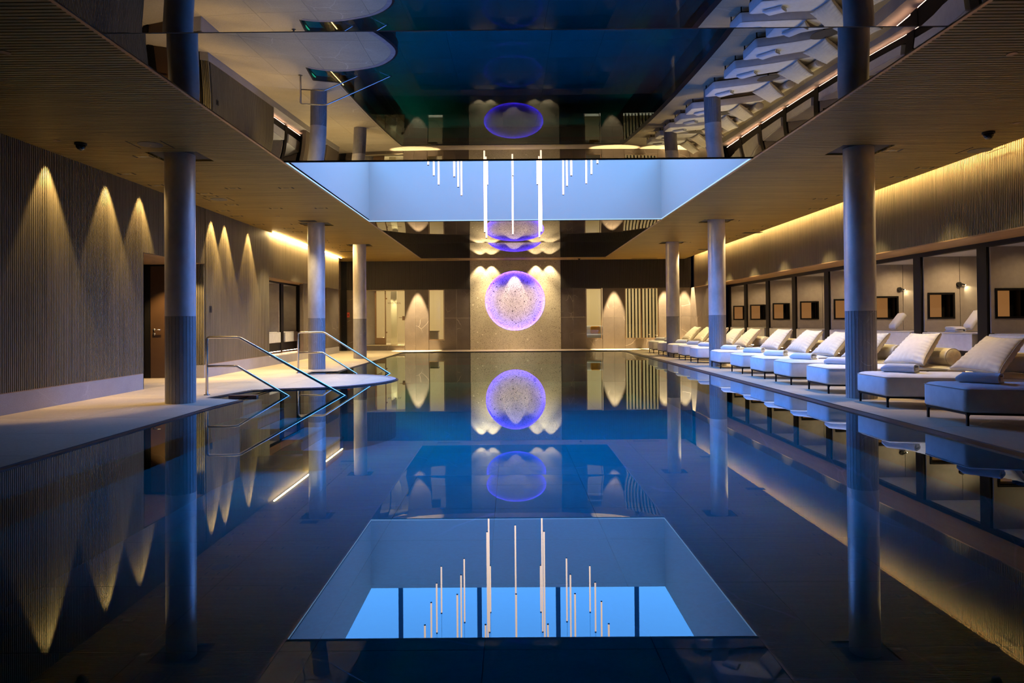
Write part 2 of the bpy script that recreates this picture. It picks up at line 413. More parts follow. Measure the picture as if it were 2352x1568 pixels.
PZ = -1.15
basin = tag(MB().box(-5.0, 4.6, -2.4, 26.2, PZ - .12, PZ - .05).build('pool_basin', 'pool_tile'), kind='structure')
wl = MB()
for i in range(len(outline) - 1):
    a, b = outline[i], outline[i + 1]; wl.quad((*a, -.012), (*b, -.012), (*b, PZ), (*a, PZ))
wl.quad((XE_L, -2.4, -.012), (XE_R, -2.4, -.012), (XE_R, -2.4, PZ), (XE_L, -2.4, PZ)); wl.build('basin_wall', 'pool_tile', basin)
tm = {}
for i in range(8):
    for j in range(24):
        x0, y0 = -5.0 + 1.2 * i, -2.4 + 1.2 * j
        if 'm' not in tm: tm['m'] = MB().box(G, 1.2 - G, G, 1.2 - G, -.05, 0).mesh('pool_tile', 'pool_tile')
        o = bpy.data.objects.new('tile', tm['m']); COL.objects.link(o); o.location = (x0, y0, PZ); o.parent = basin
# submerged steps beside the peninsula, with a lit riser at the top
def steps(corner, name, label, sy):
    x0, y0 = corner; r = empty(name, (x0, y0, 0)); tag(r, label, 'pool steps', 'steps down into the pool')
    for k in range(5):
        z = -.16 - .17 * k
        MB().box(.02 + .34 * k, .34 + .34 * k, 0, 1.25, z - .17 if k < 4 else PZ, z).build('step', 'step_tile', r)
        MB().box(.32 + .34 * k, .362 + .34 * k, 0, 1.25, z - .03, z + .004).build('nosing', 'nosing', r)
    MB().box(.0, .02, .15, 1.05, -.115, -.095).build('step_light', 'step_led', r)
    return r
steps((-4.62, 10.62), 'pool_steps', 'submerged stone steps beside the nearer handrail', 1)
steps((-4.60, 14.98), 'pool_steps', 'submerged stone steps beside the farther handrail', 1)
MB().box(-4.44, -4.00, 10.74, 10.83, -.02, .012).build('nosing', 'nosing', floor)

wt = MB().quad((-4.75, -2.39, ZW), (4.25, -2.39, ZW), (4.25, 25.95, ZW), (-4.75, 25.95, ZW)).build('pool_water', 'water', fix=False)
tag(wt, 'still dark blue pool water mirroring the room', 'water', kind='stuff')

# ------------------------------------------------------------------ ceilings
ceil = tag(MB().box(-8.3, XL - .05, -2.4, YW, ZC + .035, ZC + .06).box(XR + .05, XRW - .19, -2.4, YW, ZC + .035, ZC + .06)
           .box(XL - .05, XR + .05, YS + .02, YW, ZC + .035, ZC + .06).build('ceiling', 'black'), kind='structure')
def ceiling_slats(x0, x1, y0, y1, holes=()):
    mb = MB(); n = int((y1 - y0) / .058)
    for i in range(n):
        y = y0 + (i + .5) * (y1 - y0) / n; segs = [(x0, x1)]
        for hx, hy, hw, hh in holes:
            if abs(y - hy) < hh:
                segs = [s for a, b in segs for s in (((a, hx - hw), (hx + hw, b)) if a < hx - hw and b > hx + hw else ((a, b),))]
        for a, b in segs: mb.box(a, b, y - .0215, y + .0215, ZC, ZC + .03)
    o = mb.build('ceiling_slats', 'ceiling_oak', ceil, kind='stuff', fix=False); return o
COLS = [(-4.80, 9.93, 'nearest left'), (-4.789, 16.89, 'middle left'), (-4.759, 21.61, 'far left'), (5.076, 9.90, 'nearest right'), (5.128, 16.91, 'middle right'), (5.15, 21.60, 'far right')]
ch = [(x, y, .37, .29) for x, y, _ in COLS]
ceiling_slats(-8.2, XL - .03, -2.3, YW - .03, [h for h in ch if h[0] < 0])
ceiling_slats(XR + .03, XRW - .19, -2.3, YW - .03, [h for h in ch if h[0] > 0])
ceiling_slats(XL - .02, XR + .02, YS + .03, YW - .03)
MB().box(XL - .035, XL, -2.3, YS, ZC - .004, ZC + .06).build('edge_trim', 'brass', ceil)
MB().box(XR, XR + .035, -2.3, YS, ZC - .004, ZC + .06).build('edge_trim', 'brass', ceil)
MB().box(XL, XR, YS, YS + .03, ZC - .004, ZC + .06).build('edge_trim', 'brass', ceil)
# mirrored membrane panels: each one sags a few centimetres in the middle
for y0, y1 in ((-2.3, 1.05), (1.07, 5.69), (5.71, YN - .04), (YF + .04, 21.22), (21.24, YS)):
    mb = MB(); nx, ny = 30, 24
    for j in range(ny + 1):
        v = 2 * j / ny - 1
        for i in range(nx + 1):
            u = 2 * i / nx - 1; mb.v.append((XL + (XR - XL) * (u + 1) / 2, y0 + (y1 - y0) * (v + 1) / 2, ZC + .004 - .040 * (1 - u ** 4) * (1 - v * v)))
    for j in range(ny):
        for i in range(nx):
            a = j * (nx + 1) + i; mb.f.append((a, a + 1, a + nx + 2, a + nx + 1))
    mb.build('mirror_panel', 'mirror', ceil, smooth=True)
MB().box(XL, XR, 5.68, 5.72, ZC + .004, ZC + .02).box(XL, XR, 21.21, 21.25, ZC + .004, ZC + .02).build('panel_joint', 'black', ceil)
MB().box(XL, XR, -2.4, YN - .03, ZC + .03, ZC + .05).box(XL, XR, YF + .03, YS, ZC + .03, ZC + .05).build('mirror_backing', 'black', ceil)

# light well with its glowing ceiling
lw = empty('light_well', ((XL + XR) / 2, (YN + YF) / 2, ZC)); tag(lw, 'deep rectangular light well glowing pale blue above the pool', 'skylight', kind='structure')
ox, oy, oz = lw.location
def P_(b): return (b[0] - ox, b[1] - ox, b[2] - oy, b[3] - oy, b[4] - oz, b[5] - oz)
for b in ((XL, XR, YF, YF + .03, ZC + .0, ZT), (XL, XR, YN - .03, YN, ZC, ZT), (XL - .03, XL, YN - .03, YF + .03, ZC, ZT), (XR, XR + .03, YN - .03, YF + .03, ZC, ZT)):
    MB().box(*P_(b)).build('well_wall', 'plaster', lw)
# glazed lantern above the well: upright panes on the far side, a luminous top
LX0, LX1, LY0, LY1, LZ = -5.4, 5.7, YN - 1.2, YF + .03, ZT + 1.75
for k, (a, b) in enumerate(zip([-5.35] + [-4.547 + 1.903 * q for q in range(5)], [-4.657 + 1.903 * q for q in range(5)] + [5.65])):
    MB().box(*P_((a, b, YF + .03, YF + .05, ZT + .004, LZ - .01))).build('lantern_pane', 'lantern_pane', lw)
for q in range(5): MB().box(*P_((-4.657 + 1.903 * q, -4.547 + 1.903 * q, YF + .01, YF + .05, ZT + .004, LZ - .01))).build('mullion', 'black', lw)
for b in ((LX0, LX1, YF + .05, YF + .08, ZT, LZ), (LX0, LX1, LY0 - .03, LY0, ZT, LZ), (LX0 - .03, LX0, LY0, LY1, ZT, LZ), (LX1, LX1 + .03, LY0, LY1, ZT, LZ), (LX0, LX1, LY0, LY1 + .05, LZ + .03, LZ + .06)): MB().box(*P_(b)).build('lantern_shell', 'black', lw)
for b in ((LX0, XL - .03, LY0, LY1, ZT - .03, ZT), (XR + .03, LX1, LY0, LY1, ZT - .03, ZT), (XL - .03, XR + .03, LY0, YN - .03, ZT - .03, ZT)): MB().box(*P_(b)).build('lantern_ledge', 'plaster', lw)
MB().box(*P_((LX0 + .05, LX1 - .05, LY0 + .05, LY1 - .03, LZ - .02, LZ + .01))).build('light_panel', 'light_panel', lw)
for b in ((XL, XR, YF - .012, YF - .001, ZC + .004, ZC + .022), (XL, XR, YN + .001, YN + .012, ZC + .004, ZC + .022), (XL + .001, XL + .012, YN, YF, ZC + .004, ZC + .022), (XR - .012, XR - .001, YN, YF, ZC + .004, ZC + .022)):
    MB().box(*P_(b)).build('edge_light', 'edge_led', lw)
for b in ((XL, XR, YF, YF + .04, ZC - .006, ZC + .004), (XL, XR, YN - .04, YN, ZC - .006, ZC + .004)): MB().box(*P_(b)).build('frame', 'black', lw)

# ------------------------------------------------------------------ walls
wall_l = tag(MB().box(XLW - .12, XLW - .026, -2.4, 12.0, .27, ZC + .03).box(XLW - .12, XLW - .026, 12.0, 14.42, 2.41, ZC + .03)
             .box(XLW - .12, XLW - .026, 14.42, 18.27, .27, ZC + .03).box(XLW - .12, XLW - .026, 18.27, 25.75, 2.38, ZC + .03).build('wall_left', 'black'), kind='structure')
mb = MB()
slats_y(mb, XLW - .034, -1, .28, ZC + .02, -2.3, 12.0); slats_y(mb, XLW - .034, -1, 2.41, ZC + .02, 12.0, 14.42)
slats_y(mb, XLW - .034, -1, .28, ZC + .02, 14.46, 18.27); slats_y(mb, XLW - .034, -1, 2.38, ZC + .01, 18.27, 25.75)
mb.build('wall_slats', 'slat_oak', wall_l, kind='stuff', fix=False)
bl = tag(MB().box(XLW - .12, XLW, -2.4, 12.0, -.01, .27).build('baseboard_left', 'plinth_stone'), kind='structure')
MB().box(XLW - .12, XLW, 14.42, 18.27, -.01, .27).build('plinth', 'plinth_stone', bl)
MB().box(XLW - 2.1, XLW, 18.27, 25.75, -.01, .235).build('plinth', 'plinth_stone', bl)
MB().box(XLW - .13, XLW - .002, -2.4, 12.0, .268, .281).box(XLW - .13, XLW - .002, 14.42, 18.27, .268, .281).build('plinth_cap', 'soffit_oak', bl)
# recess with the brown door
MB().box(-7.85, XLW - .03, 12.0, 14.5, 2.40, 2.45).build('recess_soffit', 'soffit_oak', wall_l)
MB().box(-7.95, -7.80, 12.0, 14.5, -.01, 2.40).box(-7.85, XLW - .12, 11.9, 12.0, -.01, 2.40).build('recess_side', 'slat_dark', wall_l)
MB().box(XLW - .028, XLW, 11.985, 12.0, -.0, 2.41).build('recess_edge', 'slat_dark', wall_l)
MB().box(-7.85, XLW - .12, 14.46, 14.58, 0, 2.40).build('recess_back', 'black', wall_l)
mb = MB()
for i in range(5): mb.box(-6.617 + .035 * i, -6.597 + .035 * i, 14.382, 14.412, .28, 2.40)
mb.build('recess_slats', 'slat_oak', wall_l, kind='stuff', fix=False)
MB().box(-6.63, XLW - .001, 14.375, 14.419, -.005, .27).build('recess_plinth', 'plinth_stone', bl)
door = tag(MB().box(-7.60, -6.70, 14.41, 14.45, .006, 2.36).build('door_1', 'door_brown'), kind='structure')
MB().box(-7.72, -7.61, 14.40, 14.455, 0, 2.40).box(-6.69, -6.64, 14.40, 14.455, 0, 2.40).box(-7.72, -6.64, 14.40, 14.455, 2.365, 2.40).build('door_frame', 'dark_frame', door)
hd = MB().cyl((-7.52, 14.41, 1.02), (-7.52, 14.35, 1.02), .012).tube([(-7.52, 14.35, 1.02), (-7.36, 14.35, 1.02)], .011).cyl((-7.52, 14.412, 1.02), (-7.52, 14.400, 1.02), .026).cyl((-7.52, 14.412, .93), (-7.52, 14.395, .93), .026)
hd.build('door_handle', 'steel', door, smooth=True)
for z in (.33, 1.72, 2.12): MB().cyl((-6.695, 14.395, z - .06), (-6.695, 14.395, z + .06), .011).build('hinge', 'steel', door)
# cabins' bulkhead end and stone piers on the left
MB().box(XLW - 2.1, XLW - .0, 25.70, 25.76, .235, ZC + .03).build('wall_return', 'brown_stone', wall_l)
for y0, y1 in ((21.35, 23.1), (24.0, 25.70)):
    MB().box(XLW - .13, XLW - .015, y0, y1, .235, 2.38).build('stone_panel', 'brown_stone', wall_l)
MB().box(-6.95, XLW - .02, 18.27, 25.70, 2.36, 2.39).build('soffit', 'soffit_oak', wall_l)
MB().box(XLW - .026, XLW + .004, 25.735, 25.765, .235, ZC).build('corner_trim', 'brass', wall_l)
MB().box(XLW + .085, XLW + .11, 18.30, 25.73, ZC - .022, ZC - .002).build('cove_light', 'cove_led_bright', wall_l)
MB().box(XLW - 2.1, XLW - .115, 18.1, 18.27, .0, ZC).build('wall_return', 'black', wall_l)

wall_r = tag(MB().box(XRW + .026, XRW + .12, -2.4, 26.61, 2.42, ZC + .26).build('wall_right', 'black'), kind='structure')
mb = MB(); slats_y(mb, XRW + .034, 1, 2.42, ZC + .20, -2.3, 26.61); mb.build('wall_slats', 'slat_oak', wall_r, kind='stuff', fix=False)
MB().box(XRW + .0, 8.0, -2.4, 26.61, 2.40, 2.42).build('soffit', 'soffit_oak', wall_r)
MB().box(XRW - .33, XRW + .15, -2.4, 26.61, ZC + .26, ZC + .30).box(XRW - .33, XRW - .30, -2.4, 26.61, ZC + .06, ZC + .30).build('cove_slot', 'plaster', wall_r)
MB().box(XRW - .222, XRW - .206, -2.2, 26.5, ZC + .115, ZC + .135).build('cove_light', 'cove_led', wall_r)
MB().box(XRW, 9.8, 26.61, 26.72, 2.42, ZC + .03).build('wall_return', 'slat_dark', wall_r)
for y0, y1 in ((24.95, 25.8), (25.803, 26.65), (26.653, YW)):
    for z0, z1 in ((0, 1.28), (1.283, 2.42)): MB().box(XRW + .05, XRW + .3, y0, y1, z0, z1).build('stone_panel', 'brown_stone', wall_r)
br = tag(MB().box(7.74, 9.8, -2.4, 24.95, -.01, .22).build('baseboard_right', 'plinth_stone'), kind='structure')

# far wall
wall_f = tag(MB().box(-1.6, 2.04, YW + .2, YW + .26, 0, ZC + .1).box(-8.4, -5.85, YW + .05, YW + .1, 0, ZC + .1).box(-5.85, -1.6, YW + .05, YW + .1, 2.46, ZC + .1).box(2.04, 7.3, YW + .05, YW + .1, 2.46, ZC + .1)
             .build('wall_far', 'black'), kind='structure')
mb = MB(); slats_x(mb, YW - .03, 2.452, ZC + .03, -6.56, -1.6, .040, .024, .06); slats_x(mb, YW - .03, 2.452, ZC + .03, 2.04, 7.27, .040, .024, .06)
mb.build('wall_slats', 'slat_dark', wall_f, kind='stuff', fix=False)
MB().box(-6.57, -1.6, YW - .03, YW + .05, 2.44, 2.452).box(2.04, 7.27, YW - .03, YW + .05, 2.44, 2.452).build('slat_rail', 'dark_frame', wall_f)
def stone(x0, x1, z0, z1, d=0.0): MB().box(x0 + .002, x1 - .002, YW + d, YW + .05, z0 + .002, z1 - .002).build('stone_panel', 'brown_stone', wall_f)
ZJ = 1.28
for x0, x1, d in ((-6.56, -6.18, 0), (-6.18, -5.84, 0), (-4.235, -3.80, 0), (-3.80, -3.275, 0), (-2.64, -2.15, .012), (-2.15, -1.6, .012), (2.04, 2.55, .012), (2.55, 3.045, .012),
                  (3.72, 4.18, 0), (4.18, 4.615, 0), (5.97, 6.4, 0), (6.4, 6.88, 0), (6.88, 7.25, 0)):
    stone(x0, x1, 0, ZJ, d); stone(x0, x1, ZJ, 2.44, d)
for x0, x1 in ((-3.275, -2.64), (3.045, 3.40), (3.40, 3.72), (4.615, 5.05), (5.05, 5.45), (5.45, 5.97)): stone(x0, x1, 0, .395, .012)
# terrazzo feature panel with a round recess
CX, CZ, CR, CD = .203, 1.962, 1.195, .13
cp = MB(); seg = 96; x0, x1, z0, z1 = -1.6, 2.04, 0.0, ZC + .02
angs = sorted([2 * PI * i / seg for i in range(seg)] + [math.atan2(z - CZ, x - CX) % (2 * PI) for x in (x0, x1) for z in (z0, z1)])
def rect_hit(a):
    c, s_ = math.cos(a), math.sin(a); t = 1e9
    if c > 1e-9: t = min(t, (x1 - CX) / c)
    if c < -1e-9: t = min(t, (x0 - CX) / c)
    if s_ > 1e-9: t = min(t, (z1 - CZ) / s_)
    if s_ < -1e-9: t = min(t, (z0 - CZ) / s_)
    return (CX + c * t, CZ + s_ * t)
YP = YW - .01
for a, b in zip(angs, angs[1:] + [angs[0] + 2 * PI]):
    pa, pb = rect_hit(a), rect_hit(b); ca, cb = (CX + CR * math.cos(a), CZ + CR * math.sin(a)), (CX + CR * math.cos(b), CZ + CR * math.sin(b))
    cp.quad((ca[0], YP, ca[1]), (cb[0], YP, cb[1]), (pb[0], YP, pb[1]), (pa[0], YP, pa[1]))
    cp.quad((pa[0], YP, pa[1]), (pb[0], YP, pb[1]), (pb[0], YP + .2, pb[1]), (pa[0], YP + .2, pa[1]))
    cp.quad((ca[0], YP, ca[1]), (cb[0], YP, cb[1]), (cb[0], YP + .045, cb[1]), (ca[0], YP + .045, ca[1]))
tp = tag(cp.build('wall_panel', 'terrazzo'), 'pale speckled terrazzo wall panel with round glowing recess', 'wall panel', kind='structure')
dk = MB(); n0 = 40; rings = []
for r in [CR * 1.10 * k / 10 for k in range(10, 0, -1)]:
    d = CD * (1 - .25 * max(0, r / CR - .6)); rings.append([(CX + r * math.cos(t), YP + d, CZ + r * math.sin(t)) for t in (2 * PI * i / n0 for i in range(n0))])
dk.rings(rings, False); dk.f.append(tuple(range(9 * n0, 10 * n0))); dk.build('round_recess', 'terrazzo_pitted', tp, smooth=True)
rl = MB(); n0 = 72
ra = [(CX + CR * 1.045 * math.cos(2 * PI * i / n0), CZ + CR * 1.045 * math.sin(2 * PI * i / n0)) for i in range(n0)]
rb = [(CX + CR * 1.01 * math.cos(2 * PI * i / n0), CZ + CR * 1.01 * math.sin(2 * PI * i / n0)) for i in range(n0)]
for i in range(n0):
    a, b, c, d = ra[i], ra[(i + 1) % n0], rb[(i + 1) % n0], rb[i]
    rl.quad((d[0], YP + .046, d[1]), (c[0], YP + .046, c[1]), (b[0], YP + .075, b[1]), (a[0], YP + .075, a[1]))
rl.build('ring_light', 'ring_led', tp)

# windows, doors and the rooms behind the far wall
def window(name, x0, x1, z0, z1, fm='brass'):
    w_ = tag(MB().box(x0, x1, YW + .03, YW + .06, z0, z0 + .03).box(x0, x1, YW + .03, YW + .06, z1 - .03, z1).box(x0, x0 + .03, YW + .03, YW + .06, z0 + .03, z1 - .03)
             .box(x1 - .03, x1, YW + .03, YW + .06, z0 + .03, z1 - .03).build(name, fm), kind='structure')
    MB().box(x0 + .03, x1 - .03, YW + .042, YW + .05, z0 + .03, z1 - .03).build('pane', 'glass', w_); return w_
window('window_1', -3.27, -2.645, .40, 2.44); window('window_2', 3.05, 3.69, .40, 2.44)
w3 = window('window_3', 4.62, 5.97, .40, 2.44); MB().box(5.25, 5.29, YW + .03, YW + .06, .43, 2.41).build('mullion', 'brass', w3)
for i in range(9):
    x = 4.76 + i * .135 + (.02 if i > 3 else 0)
    MB().box(x - .021, x + .021, YW + .12, YW + .16, .43, 2.41).build('slat', 'dark_frame', w3)
# kids pool entrance
ent = tag(MB().box(-5.84, -4.24, YW - .05, YW + .75, 0, .20).build('door_2', 'brown_stone'), kind='structure')
MB().box(-5.84, -4.24, YW - .06, YW + .75, .20, .222).build('threshold', 'deck_tile', ent)
MB().box(-5.84, -4.24, YW + .04, YW + .75, 2.42, 2.46).build('soffit', 'cream', ent)
MB().box(-5.84, -5.80, YW + .04, YW + .55, .222, 2.42).build('jamb', 'brown_stone', ent)
MB().quad((-5.80, YW + .05, .222), (-5.52, YW + .45, .222), (-5.52, YW + .45, 2.42), (-5.80, YW + .05, 2.42)).build('splayed_jamb', 'plinth_stone', ent)
MB().box(-5.52, -5.46, YW + .42, YW + .47, .222, 2.42).box(-5.11, -5.07, YW + .42, YW + .47, .222, 2.42).box(-4.28, -4.24, YW + .42, YW + .47, .222, 2.42).box(-5.46, -5.11, YW + .42, YW + .47, .222, .50).build('frame', 'brass', ent)
MB().box(-5.46, -5.11, YW + .44, YW + .452, .50, 2.42).build('side_pane', 'glass', ent)
leaf = MB().box(-5.07, -4.285, YW + .44, YW + .452, .235, 2.41).build('glass_leaf', 'glass', ent)
for z in (.72, 2.10): MB().box(-5.09, -5.02, YW + .425, YW + .46, z - .03, z + .03).build('hinge', 'brass', leaf)
MB().box(-4.40, -4.29, YW + .41, YW + .44, 1.21, 1.38).tube([(-4.36, YW + .40, 1.32), (-4.53, YW + .40, 1.32)], .011).build('lever', 'brass', leaf)
fc = bpy.data.curves.new('lettering', 'FONT'); fc.body = "KID'S POOL"; fc.size = .105; fc.align_x = 'CENTER'; fc.align_y = 'CENTER'; fc.extrude = .002
fo = bpy.data.objects.new('lettering', fc); COL.objects.link(fo); fo.location = (-4.72, YW + .43, 1.91); fo.rotation_euler = (PI / 2, 0, 0); fc.materials.append(plain('letter', (.16, .09, .03), .5)); fo.parent = leaf
# dark service door beside it
d3 = tag(MB().box(-6.80, -6.58, YW - .0, YW + .04, .005, 2.44).build('door_3', 'black'), kind='structure')
MB().tube([(-6.72, YW - .03, 1.02), (-6.66, YW - .03, 1.02)], .008).build('door_handle', 'steel', d3)
MB().box(-8.3, -6.80, YW - .0, YW + .05, 0, ZC).build('stone_panel', 'brown_stone', wall_f)
# back rooms
for b_ in ((-6.6, -1.7, 31.0, 31.1, 0, 3.1), (-6.7, -6.6, YW + .3, 31.1, 0, 3.1), (-1.75, -1.65, YW + .3, 31.1, 0, 3.1), (2.1, 7.2, 31.0, 31.1, 0, 3.1), (2.05, 2.15, YW + .3, 31.1, 0, 3.1), (7.15, 7.25, YW + .3, 31.1, 0, 3.1)):
    rm = tag(MB().box(*b_).build('wall_back', 'cream'), kind='structure')
for b_ in ((-6.6, -1.7, YW + .3, 31.0, 3.05, 3.1), (2.1, 7.2, YW + .3, 31.0, 3.05, 3.1)): tag(MB().box(*b_).build('ceiling_back', 'cream'), kind='structure')
for b_ in ((-6.6, -1.7, YW + .1, 31.0, -.02, .2), (2.1, 7.2, YW + .1, 31.0, -.02, .0)): tag(MB().box(*b_).build('floor_back', 'cream'), kind='structure')
ct = tag(MB().box(-3.9, -3.0, 28.4, 28.8, .2, .72).build('counter', 'cream'), 'low cream counter seen through the narrow window left of the recess', 'counter'); MB().box(-4.0, -2.98, 28.35, 28.85, .72, .76).build('counter_top', 'deck_tile', ct)
tag(MB().box(-5.0, -4.75, 28.62, 28.8, .2, 3.05).build('wall_pier', 'cream'), kind='structure')

# fire call point and light switch
t = MB().box(-.05, .05, -.03, 0, -.10, .10).build('fire_call_point', 'red'); t.location = (-6.50, YW, 1.44); tag(t, 'small red fire call point beside the dark far-left door', 'alarm')
MB().box(-.02, .02, -.036, -.03, -.02, .02).build('button', 'black', t)
t = MB().box(0, .012, -.05, .05, -.07, .07).build('wall_switch', 'black'); t.location = (XLW, 14.68, 1.45); tag(t, 'small black switch plate on the slatted left wall', 'switch')
MB().box(.012, .016, -.02, .02, -.03, .03).build('rocker', 'dark_frame', t)

# ------------------------------------------------------------------ columns
def column(x, y, which):
    r = tag(empty('column', (x, y, 0)), f'round metal-clad column on a fluted grey stone foot, {which} of the six', 'column', 'pool columns', 'structure')
    MB().cyl((0, 0, 1.255), (0, 0, ZC + .03), .207, seg=64).build('shaft', 'column_metal', r, angle=40)
    N = 26; ring = []
    for i in range(N):
        for da, rr in ((.03, .201), (.08, .206), (.92, .206), (.97, .201)):
            a = 2 * PI * (i + da) / N; ring.append((rr * math.cos(a), rr * math.sin(a)))
    MB().prism(ring, -.004, 1.255).build('stone_foot', 'grey_stone', r)
    MB().box(-.36, .36, -.28, .28, ZC + .026, ZC + .034).build('ceiling_plate', 'black', r)
    return r
for c in COLS: column(*c)

# ------------------------------------------------------------------ alcoves
def alcove(s, X, Y1, L, label, group, niche=True):
    """s = +1: opens towards -X (right row); local x runs outwards"""
    r = tag(empty('alcove', (X, Y1, 0)), label, 'alcove', group)
    def b(x0, x1, *q): xs = sorted((s * x0, s * x1)); return (*xs, *q)
    box('post', 'dark_frame', b(0, .12, 0, .235, .31, 2.42), r)
    box('header', 'dark_frame', b(0, .10, -L + .235, 0, 2.32, 2.42), r)
    box('base_panel', 'dark_frame', b(.02, .10, -L + .235, 0, .31, .56), r)
    box('ceiling_panel', 'bench', b(.10, 1.7, -L + .38, 0, 2.325, 2.36), r)
    # upholstered partition with the niche opening
    nx0, nx1, nz0, nz1 = .15, .60, 1.16, 1.595
    mb = MB(); px0, px1, pz0, pz1 = .05, .735, .88, 2.325
    if not niche: mb.box(*b(px0, px1, -.03, .05, pz0, pz1))
    for q in () if not niche else ((px0, nx0, pz0, pz1), (nx1, px1, pz0, pz1), (nx0, nx1, pz0, nz0), (nx0, nx1, nz1, pz1)): mb.box(*b(q[0], q[1], -.03, .05, q[2], q[3]))
    mb.build('partition_panel', 'upholstery', r)
    box('partition_panel', 'upholstery', b(.745, 1.7, -.03, .05, .88, 2.325), r)
    box('back_panel', 'upholstery', b(1.62, 1.7, -L + .38, -.03, .88, 2.325), r)
    fr = MB(); t_ = .035
    for q in () if not niche else ((nx0 - t_, nx0 + .0, nz0 - t_, nz1 + t_), (nx1, nx1 + t_, nz0 - t_, nz1 + t_), (nx0, nx1, nz0 - t_, nz0), (nx0, nx1, nz1, nz1 + t_)): fr.box(*b(q[0], q[1], -.045, .234, q[2], q[3]))
    if niche:
        f_ = fr.build('niche_frame', 'dark_frame', r)
        box('niche_panel', 'amber_glow', b(nx0, nx1 - .07, .21, .234, nz0, nz1), f_); box('niche_side', 'dark_frame', b(nx1 - .07, nx1, .20, .234, nz0, nz1), f_)
    # bench
    rr = []
    for z, i in ((.56, .012), (.57, 0), (.845, 0), (.862, .006), (.87, .02)):
        q = b(.0 + i, 1.62, -L + .38 + i, -.035, 0, 0); rr.append([(q[0], q[2], z), (q[1], q[2], z), (q[1], q[3], z), (q[0], q[3], z)])
    MB().rings(rr).build('bench', 'bench', r)
    box('seat_piping', 'piping', b(-.002, .004, -L + .39, -.04, .855, .861), r)
    box('ledge_light', 'ledge_led', b(.021, .037, -L + .24, 0.0, .300, .3095), r)
    return r
PITCH = 1.93
ords = ['first', 'second', 'third', 'fourth', 'fifth', 'sixth', 'seventh', 'eighth', 'ninth', 'tenth', 'eleventh', 'twelfth']
a_y = [9.47 - .02, 11.40, 13.23, 15.14, 17.05, 19.03, 21.0, 22.97, 24.70]
for i, y in enumerate(a_y):
    alcove(1, 7.95, y, y - a_y[i - 1] if i else PITCH, f'dark framed upholstered alcove with amber niche, {ords[i]} from the camera in the right row', 'alcoves along the right wall')
ay = [20.40, 22.02, 25.08]
for i, y in enumerate(ay):
    alcove(-1, -6.85, y, (2.1, 1.62, 1.9)[i], f'pale bench alcove in a dark frame, {ords[i]} from the camera in the left row', 'alcoves along the left wall', False)
# back of the alcoves
tag(MB().box(9.66, 9.8, -2.4, 26.7, -.01, ZC + .3).build('wall_alcove_right', 'black'), kind='structure')
tag(MB().box(-8.55, -8.42, -2.4, YW + .1, -.01, ZC + .1).build('wall_alcove_left', 'black'), kind='structure')
tag(MB().box(-8.5, 9.8, -2.5, -2.4, -1.4, ZC + .3).build('wall_near', 'slat_dark'), kind='structure')

# reading lamps in two alcoves
def lamp(x, y, z, label, glow=True):
    r = tag(empty('wall_lamp', (x, y, z)), label, 'lamp', 'alcove reading lamps')
    MB().cyl((0, 0, 0), (0, -.05, 0), .045, seg=24).build('rose', 'black', r, angle=40)
    MB().tube([(0, -.04, .012), (.04, -.05, .008), (.095, -.055, -.012)], .014).build('arm', 'black', r, smooth=True)
    MB().cyl((.095, -.055, -.012), (.102, -.055, -.016), .012, seg=12).build('lens', 'lamp_lens', r)
    spot((x + .108, y - .055, z - .018), (x + .22, y - .01, z - .14), 3.0, 90, .6, WHITEW, .01)
lamp(8.66, a_y[2] - .03, 1.785, 'black reading lamp shining on the padded wall of the alcove right of the near column')
lamp(8.60, a_y[3] - .03, 1.78, 'black reading lamp in the alcove seen just past the near right column')
for i in range(1, 9): spot((8.6, a_y[i] - .75, 2.30), (8.5, a_y[i] - .2, .9), 40 if i in (2, 3) else 26 if i > 3 else 14, 130, .8, (1, .70, .36), .05)  # added spots without fittings, to brighten the right alcove interiors
for y in ay[:2]: spot((-7.5, y - .75, 2.30), (-7.4, y - .2, .9), 9, 120, .8, WARM, .05)  # likewise added to lift the left alcoves

